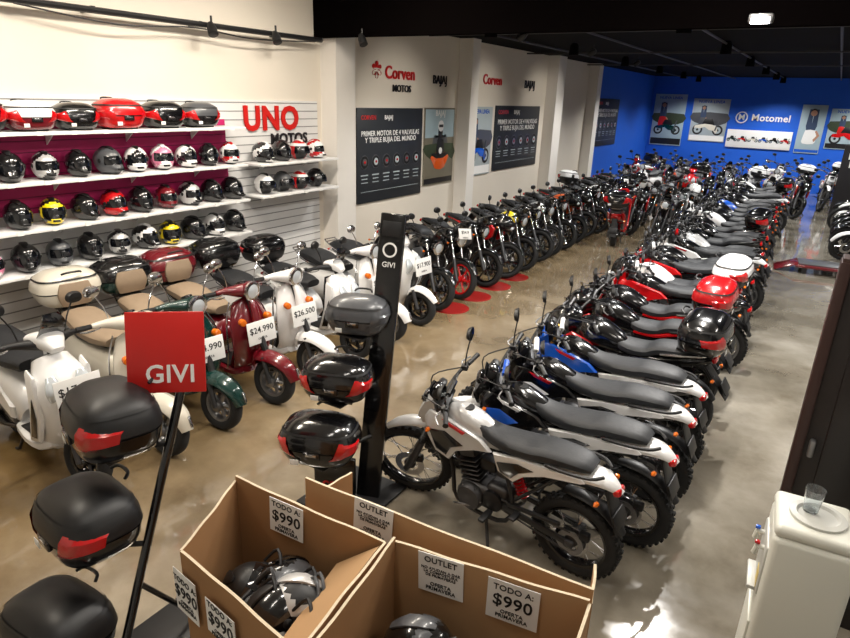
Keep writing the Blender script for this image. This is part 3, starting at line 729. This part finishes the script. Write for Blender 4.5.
def riderpic(b,x,y,s,col,jac):
    shp(b,[(-.06,-.5),(.06,-.5),(.08,-.3),(.06,-.1),(-.06,-.1),(-.08,-.3)],.018,BLK,x,y,s)
    shp(b,[(-.11,-.18),(.11,-.18),(.14,.0),(.08,.12),(-.08,.12),(-.14,.0)],.024,col,x,y,s)
    disc(b,x,y-.02*s,.06*s,PAPER,.028)
    shp(b,[(-.30,.10),(-.12,.16),(.12,.16),(.30,.10),(.30,.06),(-.30,.06)],.021,BLK,x,y,s,1)
    shp(b,[(-.2,-.28),(-.28,-.1),(-.14,.05),(.14,.05),(.28,-.1),(.2,-.28),(.14,-.26),(-.14,-.26)],.016,GRY,x,y,s)
    shp(b,[(-.17,.06),(-.22,.28),(-.10,.36),(.10,.36),(.22,.28),(.17,.06)],.019,jac,x,y,s)
    shp(b,[(-.2,.3),(-.33,.14),(-.27,.08),(-.15,.2)],.020,jac,x,y,s,1);shp(b,[(.2,.3),(.33,.14),(.27,.08),(.15,.2)],.020,jac,x,y,s,1)
    disc(b,x,y+.43*s,.10*s,WHT,.024);rect(b,x,y+.43*s,.15*s,.05*s,BLK,.030)
def standpic(b,x,y,s,shirt):
    shp(b,[(-.10,-.5),(-.12,-.1),(-.09,.02),(.09,.02),(.12,-.1),(.10,-.5),(.02,-.5),(.0,-.15),(-.02,-.5)],.018,M('jeans_print',C(50,66,96),.6),x,y,s,1)
    shp(b,[(-.11,.0),(-.15,.28),(-.06,.33),(.06,.33),(.15,.28),(.11,.0)],.021,shirt,x,y,s)
    shp(b,[(.12,.28),(.22,.12),(.14,.0),(.10,.02),(.16,.12),(.09,.22)],.022,SKIN,x,y,s,1)
    disc(b,x,y+.41*s,.07*s,SKIN,.022);disc(b,x,y+.445*s,.072*s,BLK,.021)
def poster(name,W,H,kind,loc,back=False,col=RED):
    b=B();b.box((0,0,.005),(W,H,.02),{'feat':PD,'road':PG,'light':PL,'sky':PT,'person':PT}[kind],.003)
    if kind=='feat':
        b.text('PRIMER MOTOR DE 4 VALVULAS\nY TRIPLE BUJIA DEL MUNDO',W*.060,TR((0,H*.20,.016)),PAPER,.01)
        b.text('CORVEN',W*.05,TR((-W*.34,H*.4,.016)),SGR,.02);b.text('BAJAJ',W*.05,TR((-W*.05,H*.4,.016)),PAPER,.02)
        n=6
        for i in range(n):
            x=-W*.4+i*W*.8/(n-1);disc(b,x,-H*.06,W*.058,GRY,.016);disc(b,x,-H*.06,W*.052,BLK,.019);disc(b,x,-H*.06,W*.03,PL if i%2 else ALU,.022);disc(b,x,-H*.06,W*.012,RED,.025)
            rect(b,x,-H*.2,W*.1,H*.012,PL,.016);rect(b,x,-H*.24,W*.08,H*.010,PL,.016);rect(b,x,-H*.28,W*.09,H*.008,PL,.016)
        rect(b,0,-H*.38,W*.9,H*.004,PL,.016)
    elif kind=='road':
        rect(b,0,H*.30,W*.96,H*.36,PT,.0155)
        shp(b,[(-.48,.1),(-.3,.2),(-.1,.14),(.1,.22),(.3,.16),(.48,.24),(.48,-.04),(-.48,-.04)],.0165,PGR,0,0,W,2)
        riderpic(b,W*.02,-H*.04,H*.72,BLK,ORG)
        b.text('BAJAJ',W*.13,TR((0,H*.43,.02)),PAPER,.02);rect(b,0,-H*.45,W*.96,H*.07,BLK)
    elif kind=='person':
        standpic(b,0,-H*.02,H*.86,PAPER);rect(b,0,-H*.45,W*.96,H*.06,BLU)
    else:
        rect(b,0,-H*.42,W*.96,H*.12,BLK if kind!='light' else PAPER)
        shp(b,[(-.48,.02),(-.3,.10),(-.1,.06),(.15,.14),(.48,.06),(.48,-.2),(-.48,-.2)],.0155,PGR if kind=='sky' else GRY,0,0,W,2)
        bikepic(b,0,-H*.10,W*.85,col)
        standpic(b,-W*.18,H*.06,H*.55,SGR if kind=='sky' else GRY)
        b.text('NUEVA LINEA',W*.11,TR((0,H*.43,.018)),BLU,.02)
    return obj(b,name,loc,(D(90),0,0 if back else D(90)))
poster('wall_poster',1.85,1.46,'feat',(XL+.01,8.72,1.84))
poster('wall_poster',1.05,1.36,'road',(XL+.01,10.25,1.9))
poster('wall_poster',1.05,1.36,'light',(XL+.01,11.85,1.93),col=BLU)
poster('wall_poster',2.4,1.36,'feat',(XL+.01,13.72,1.96))
poster('wall_poster',2.4,1.4,'feat',(XL+.01,20.4,2.2))
poster('wall_poster',1.15,1.85,'sky',(-5.5,YB-.01,2.25),True,col=GRN)
poster('wall_poster',1.25,1.5,'light',(-4.05,YB-.01,2.3),True,col=CRM)
poster('wall_poster',.75,1.6,'person',(-.75,YB-.01,2.15),True,col=RED)
poster('wall_poster',1.2,1.3,'sky',(.35,YB-.01,2.2),True,col=RED)
b=B();b.box((0,0,.02),(2.1,.62,.04),PAPER,.01)
b.M=TR((0,0,.028))
for i in range(6): bikepic(b,-.86+i*.345,.02,.34,[GRN,RED,CRM,BLU,GBLK,RED][i])
b.M=Matrix.Identity(4)
obj(b,'wall_banner',(-2.3,YB-.01,1.72),(D(90),0,0))
b=B();b.lathe((-.72,0,0),(0,0,1),[(.2,0),(.2,.03),(.165,.03),(.165,0)],PAPER,28,loop=True)
for k in range(3): b.text('M',.27,TR((-.72,0,.006+.006*k)),PAPER,.03);b.text('Motomel',.32,TR((.22,0,.006+.006*k)),PAPER,.02)
obj(b,'wall_letter_sign',(-2.25,YB-.01,2.45),(D(90),0,0))
b=B();b.box((0,0,.95),(1.3,.05,1.9),SGB,.01);b.text('ENDURO\nRACING',.24,TR((0,-.03,1.5))@Matrix.Rotation(D(90),4,'X'),PAPER,.02)
for sg in(-1,1): b.box((sg*.55,0,.02),(.06,.5,.04),BLK)
obj(b,'freestanding_banner',(.95,21.0,0))
b=B();RM=M('floor_disc_red',C(150,26,22),.35,var=.3,scale=8)
for i in range(4): b.lathe((-4.02,7.15+i*.68,.001),(0,0,1),[(.26,0),(.26,.003),(0,.003)],RM,32)
obj(b,'red_floor_discs')
# ------------------------------------------------------------------ display stands
def stand(name,base,top,cases,sign=None,slab=False):
    b=B();Bs=Vector(base);T=Vector(top)
    if slab:
        d=(T-Bs);ln=d.length
        old=b.M
        z=d.normalized();x=Vector((1,.35,0)).normalized();yv=z.cross(x).normalized();x=yv.cross(z)
        m3=Matrix((x,yv,z)).transposed().to_4x4();b.M=Matrix.Translation((Bs+T)/2)@m3
        b.box((0,0,0),(.17,.05,ln),GBLK,.008)
        b.box((0,-.028,ln/2-.10),(.13,.006,.10),BLK,.004)
        b.lathe((0,-.028,ln/2-.24),(0,-1,0),[(.05,0),(.05,.004),(.038,.004),(.038,0)],PAPER,24,loop=True)
        b.text('GIVI',.05,TR((0,-.028,ln/2-.34))@Matrix.Rotation(D(90),4,'X'),PAPER,.01)
        b.M=old
        b.box((Bs.x-.10,Bs.y-.05,.012),(.55,.6,.024),BLK,.008)
        old=b.M;b.M=TR((Bs.x-.17,Bs.y-.16,.20),rz=D(22))
        b.box((0,0,-.02),(.30,.04,.36),GBLK,.01)
        b.text('care',.12,TR((.02,-.022,-.05))@Matrix.Rotation(D(90),4,'X'),SGR,.02)
        b.M=old
    else:
        b.tube([Bs,T],.022,GBLK,10)
        b.box((Bs.x,Bs.y+.2,.012),(.4,.62,.024),BLK,.008)
        b.tube([(Bs.x,Bs.y+.48,.02),Bs+(T-Bs)*.28],.014,GBLK,8)
    for cx,cy,cz in cases:
        t=(cz-Bs.z)/(T.z-Bs.z);q=Bs+(T-Bs)*t
        b.tube([q,(cx,cy,cz-.03)],.014,BLK,8);b.box((cx,cy,cz-.027),(.22,.22,.014),BLK,.004)
    if sign:
        old=b.M;b.M=Matrix.Translation((-2.55,1.71,1.53))@Matrix.Rotation(D(40),4,'Z')@Matrix.Rotation(D(90-14),4,'X')
        b.box((0,0,0),(.37,.40,.012),SGR,.004)
        for k in range(2): b.text('GIVI',.125,TR((.02,-.11,.008+k*.002)),PAPER,.014)
        b.M=old
        b.tube([T,(-2.55,1.73,1.55)],.012,BLK,6)
    obj(b,name)
c1=[(-2.68,1.47,1.09),(-2.68,1.28,.63),(-2.68,1.06,.14)]
stand('top_case_display_stand',(-2.42,1.15,0),(-2.50,1.84,1.60),c1,sign=True)
for i,(x,y,z) in enumerate(c1): put(case_mesh(GBLK,BLK),'top_case',(x,y,z),(D(4),0,D(-108+i*10)),1.0)
c2=[(-2.45,3.10,1.26),(-2.45,2.88,.86),(-2.45,2.70,.48)]
stand('top_case_display_stand',(-2.32,3.04,0),(-2.35,3.36,2.02),c2,slab=True)
for i,(x,y,z) in enumerate(c2): put(case_mesh([GRY,GBLK,GBLK][i],[GRY,GBLK,GBLK][i],REDL if i else GRY),'top_case',(x,y,z),(0,0,D(-68)),[.76,.86,.95][i])
# ------------------------------------------------------------------ cardboard boxes
CB=M('cardboard',C(166,124,82),.85,var=.2,scale=5,bump=.15);CBL=M('cardboard_light',C(186,148,106),.85,var=.18,scale=5,bump=.1);CBE=M('cardboard_edge',C(220,204,176),.9,var=.3,scale=60)
def wallseg(b,p,q,z0,z1,mat,t=.012,zq=None):
    p=Vector(p);q=Vector(q);d=(q-p);n=Vector((-d.y,d.x)).normalized()*t/2
    zq=z1 if zq is None else zq
    N=14;V=[];F=[]
    for i in range(N+1):
        k=i/N;c=p+d*k+n*(.5*math.sin(k*5+z1*9));zt=z1+(zq-z1)*k+.003*math.sin(k*15+p.x*5)
        V+= [(c.x-n.x,c.y-n.y,z0),(c.x+n.x,c.y+n.y,z0),(c.x+n.x,c.y+n.y,zt),(c.x-n.x,c.y-n.y,zt)]
    for i in range(N):
        a=i*4;F+=[(a,a+4,a+7,a+3),(a+1,a+2,a+6,a+5),(a,a+1,a+5,a+4)]
    F+=[(0,3,2,1),(N*4,N*4+1,N*4+2,N*4+3)]
    b.add(V,F,mat);b.add(V,[(i*4+3,i*4+7,i*4+6,i*4+2) for i in range(N)],CBE)
def papersign(b,c,nrm,lines,w=.2,h=.2,tilt=0,roll=0):
    old=b.M;b.M=old@Matrix.Translation(c)@Matrix.Rotation(D(nrm+90),4,'Z')@Matrix.Rotation(D(90-tilt),4,'X')@Matrix.Rotation(D(roll),4,'Z')
    b.box((0,0,0),(w,h,.003),PAPER)
    for t,s,dy in lines: b.text(t,s,TR((0,dy,.002)),INK,.012)
    b.M=old
S990=[('TODO A:',.040,.065),('$990',.082,.0),('OFERTA\nPRIMAVERA',.026,-.065)]
SOUT=[('OUTLET',.04,.07),('NO AYUDAN A DAR\nLA COMPOSTURA\nDE PRIMAVERAS',.019,.01),('OFERTA\nPRIMAVERA',.026,-.065)]
H=.92
P1,P2,P3,P4=(-1.96,1.28),(-2.17,1.76),(-1.31,1.84),(-1.20,1.18)
b=B()
wallseg(b,P1,P2,0,H,CB);wallseg(b,P2,P3,0,H+.02,CB,zq=H-.03);wallseg(b,P3,P4,0,H-.03,CB,zq=H);wallseg(b,P4,P1,0,H,CB)
b.add([(p[0],p[1],.01) for p in(P1,P2,P3,P4)],[(0,1,2,3)],CB)
b.add([(-1.325,1.82,.875),(-1.215,1.20,.90),(-1.42,1.22,.70),(-1.54,1.78,.70)],[(0,1,2,3)],CBL)
papersign(b,(-1.84,1.768,.82),-85,S990,.2,.19,roll=-2)
papersign(b,(-1.92,1.25,.72),-97,S990,.17,.22)
papersign(b,(-1.66,1.215,.74),-97,S990,.2,.17)
obj(b,'cardboard_box')
Q1,Q2,Q3,Q4=(-1.27,1.86),(-.43,1.98),(-.33,1.12),(-1.17,1.16)
b=B()
wallseg(b,Q1,Q2,0,H-.02,CBL,zq=H+.01);wallseg(b,Q2,Q3,0,H,CB);wallseg(b,Q3,Q4,0,H,CB);wallseg(b,Q4,Q1,0,H,CB)
b.add([(p[0],p[1],.01) for p in(Q1,Q2,Q3,Q4)],[(0,1,2,3)],CB)
papersign(b,(-1.04,1.878,.81),-82,SOUT,.21,.2,roll=2)
papersign(b,(-.72,1.920,.80),-82,S990,.22,.2,roll=0)
papersign(b,(-1.265,1.72,.80),-5,[('OUTLET',.03,0)],.12,.05)
obj(b,'cardboard_box')
b=B()
wallseg(b,(-1.86,1.93),(-.44,2.07),0,H+.04,CBL,zq=H-.01);wallseg(b,(-1.86,1.93),(-1.82,2.24),0,.84,CB);wallseg(b,(-.44,2.07),(-.50,2.30),0,.84,CB);wallseg(b,(-1.82,2.24),(-.50,2.30),0,.5,CB)
papersign(b,(-1.46,1.952,.86),-84,SOUT,.21,.2,roll=-3)
obj(b,'cardboard_box')
def pile(name,cx,cy,n,z0,sx,sy,seed):
    random.seed(seed);b=B()
    for i in range(n):
        z=z0 if i<n//2 else z0+.2
        mt=TR((cx+random.uniform(-sx,sx),cy+random.uniform(-sy,sy),z),random.uniform(-1,1),random.uniform(-1.4,.6),random.uniform(-3,3))
        s,a=random.choice([(GBLK,None),(GBLK,GRY),(BLK,SIL),(GRY,GBLK),(BLK,None)])
        geo_helmet(b,s,a,mt,openf=False,seed=i)
    b.box((cx,cy,z0*.5),(sx*2+.12,sy*2+.12,z0),BLK,.05)
    for i in range(8):
        x0=cx+random.uniform(-sx,sx);y0=cy+random.uniform(-sy,sy)
        b.tube([(x0,y0,z0+.40),(x0+.06,y0+.03,z0+.47),(x0+.12,y0-.02,z0+.42),(x0+.10,y0-.08,z0+.36)],.008,random.choice([BLK,GRY,BLK]),6,sub=3)
    obj(b,name)
pile('helmet_pile',-1.66,1.50,12,.30,.18,.12,5)
pile('helmet_pile',-.80,1.52,14,.30,.22,.18,9)
# ------------------------------------------------------------------ water dispenser
DW=M('dispenser_white',C(214,214,204),.35,var=.04)
DG=M('dispenser_grey',C(186,186,180),.4)
b=B()
b.box((0,0,.52),(.32,.34,1.04),DW,.03,seg=3)
b.box((-.01,0,1.06),(.30,.32,.06),DW,.025,seg=3)
b.box((-.155,0,.82),(.03,.26,.26),DG,.012)
b.box((-.165,0,.30),(.012,.28,.5),DW,.01)
for sg,m in((.06,BLU),(-.06,RED)):
    b.tube([(-.16,sg,.90),(-.20,sg,.90),(-.205,sg,.86)],.012,DW,8);b.box((-.20,sg,.92),(.022,.02,.014),m,.004)
b.box((-.18,0,.70),(.05,.2,.02),DG,.006)
b.box((-.168,-.06,.74),(.008,.08,.10),M('label_yellow',C(206,184,110),.5),.002)
b.lathe((0,0,1.09),(0,0,1),[(.11,0),(.11,.012),(.085,.016),(.075,.004),(0,.002)],DG,28)
obj(b,'water_dispenser',(.28,2.84,0),(0,0,D(4)))
b=B();b.lathe((0,0,0),(0,0,1),[(.0,.0),(.030,0),(.04,.11),(.038,.11),(.028,.006),(.0,.006)],GLASS,24)
obj(b,'drinking_glass',(.25,2.87,1.096))
DK=M('door_dark',C(26,18,18),.4,var=.3,scale=3);DB=M('door_brown',C(54,30,25),.45,var=.3,scale=4)
b=B();b.box((0,0,1.025),(3.3,.1,2.05),DK,.004);b.box((-1.66,0,1.03),(.05,.14,2.06),DB,.006);b.box((0,0,2.06),(3.36,.13,.04),DB,.006)
b.box((-1.2,-.06,1.0),(.7,.02,1.7),M('door_panel',C(20,14,14),.35),.006);b.box((-1.6,-.075,1.05),(.03,.05,.10),ALU,.01)
obj(b,'wall_partition',(1.84,3.66,0))
b=B();b.box((0,0,.13),(1.9,.6,.05),DRED,.01);b.box((0,0,.165),(1.8,.5,.02),GRY,.004);b.box((-1.1,0,.08),(.36,.5,.02),DRED,.004,rot=(0,D(-22),0))
for x in(-.8,.8):
    for y in(-.25,.25): b.box((x,y,.055),(.08,.06,.11),BLK)
b.tube([(-.6,0,.06),(.6,0,.1)],.03,BLK,8)
obj(b,'motorcycle_lift_platform',(.80,13.1,0),(0,0,D(6)))
# ------------------------------------------------------------------ lights
EM=M('lamp_glow',(1,.93,.82,1),.5,emis=12)
def can(x,y,z,power,col=(1,.92,.8),angle=140):  # downlights added to light the far zone; none seen on this ceiling
    b=B();b.lathe((0,0,0),(0,0,1),[(.09,0),(.09,.02),(.075,.16),(.05,.2),(.0,.2)],CEIL,20);b.lathe((0,0,.004),(0,0,1),[(.07,0),(.0,.001)],EM,20)
    b.tube([(0,0,.2),(0,0,max(.02,ZC-z))],.012,BLK,6)
    o=obj(b,'added_ceiling_spot',(x,y,z))
    l=bpy.data.lights.new('spot','SPOT');l.energy=power;l.color=col;l.spot_size=D(angle);l.spot_blend=.8;l.shadow_soft_size=.06
    lo=bpy.data.objects.new('lamp_light',l);scene.collection.objects.link(lo);lo.location=(0,0,-.03);lo.parent=o
for x in(-4.4,-1.8,.8):
    for y in(8.6,12.0,15.4,18.8,22.0,24.6):
        can(x,y,3.58,(310 if x>-4 else 235)*(1.15 if y>14 else 1),(1,.98,.94))
def added_tube(x,y,z,power,L_=1.4,col=(1,.92,.82),rz=0):  # unseen lamps added above the view to light the near zone
    b=B();b.box((0,0,.05),(L_+.1,.2,.05),DW,.01)
    b.tube([(-L_/2,0,0),(L_/2,0,0)],.016,EM,8)
    for sg in(1,-1): b.box((sg*(L_/2+.01),0,.02),(.03,.05,.06),DW,.005);b.tube([(sg*.5,0,.07),(sg*.5,0,4.5-z)],.006,BLK,6)
    o=obj(b,'added_tube_lamp',(x,y,z),(0,0,rz))
    l=bpy.data.lights.new('tube','AREA');l.shape='RECTANGLE';l.size=L_;l.size_y=.12;l.energy=power;l.color=col
    lo=bpy.data.objects.new('lamp_light',l);scene.collection.objects.link(lo);lo.location=(0,0,-.03);lo.parent=o
for x,y,pw in[(-4.2,1.2,70),(-4.2,3.4,80),(-4.2,5.4,74),(-1.4,.6,20),(-1.4,3.0,66),(-1.0,5.3,74),(1.8,2.0,26),(1.8,5.0,44)]:
    added_tube(x,y,4.2,pw,rz=D(90),col=(1,.90,.76) if x<-4 else (1,.94,.86))
def head(x,y,z,aim=(.5,-.2,-.8),power=0):
    b=B();b.tube([(0,0,.12),(0,0,0)],.012,BLK,6);b.lathe((0,0,0),aim,[(.03,-.06),(.05,0),(.055,.08),(.045,.085)],BLK,16)
    b.lathe((0,0,0),aim,[(.045,.08),(0,.082)],EM if power else LENS,16)
    o=obj(b,'track_spotlight',(x,y,z))
    if power:
        l=bpy.data.lights.new('track','SPOT');l.energy=power;l.spot_size=D(75);l.spot_blend=.8;l.shadow_soft_size=.04;l.color=(1,.93,.82)
        lo=bpy.data.objects.new('track_light',l);scene.collection.objects.link(lo);lo.parent=o
        a=Vector(aim).normalized();lo.location=a*.1;lo.rotation_euler=a.to_track_quat('-Z','Y').to_euler()
head(-5.9,4.95,3.38);head(-5.9,5.9,3.38);head(-5.3,6.8,3.42)
for yy in(1.2,3.0,4.8): head(-3.6,yy,4.3,(-.85,.1,-.62),110)
for yy in(8.6,11.6,14.6): head(-3.9,yy,3.6,(-.85,.1,-.55),75)
b=B();b.box((0,0,0),(.20,.10,.08),ALU,.02);b.box((0,-.045,-.02),(.15,.02,.05),M('flood_glow',(1,.97,.9,1),emis=30),.005);b.tube([(0,.05,.03),(0,.24,.06)],.012,BLK,6)
obj(b,'flood_lamp',(-.76,6.66,3.50))
fl=bpy.data.lights.new('flood','SPOT');fl.energy=480;fl.spot_size=D(120);fl.spot_blend=.5;fl.shadow_soft_size=.05;fl.color=(1,.97,.93)
fo=bpy.data.objects.new('flood_light',fl);scene.collection.objects.link(fo);fo.location=(-.76,6.56,3.42);fo.rotation_euler=(D(-12),0,0)
w=bpy.data.worlds.new('World');scene.world=w;w.use_nodes=True
w.node_tree.nodes['Background'].inputs[0].default_value=(.9,.92,1,1);w.node_tree.nodes['Background'].inputs[1].default_value=.3
# ------------------------------------------------------------------ camera
cam=bpy.data.cameras.new('camera');co=bpy.data.objects.new('camera',cam);scene.collection.objects.link(co)
cam.sensor_width=36;cam.lens=620/850*36
R=Matrix.Rotation(D(31.8),4,'Z')@Matrix.Rotation(D(90-19.65),4,'X')@Matrix.Rotation(D(2.0),4,'Z')
co.matrix_world=Matrix.Translation((0,0,2.75))@R
scene.camera=co
scene.view_settings.view_transform='Standard'
print('faces',sum(len(m.polygons) for m in bpy.data.meshes))
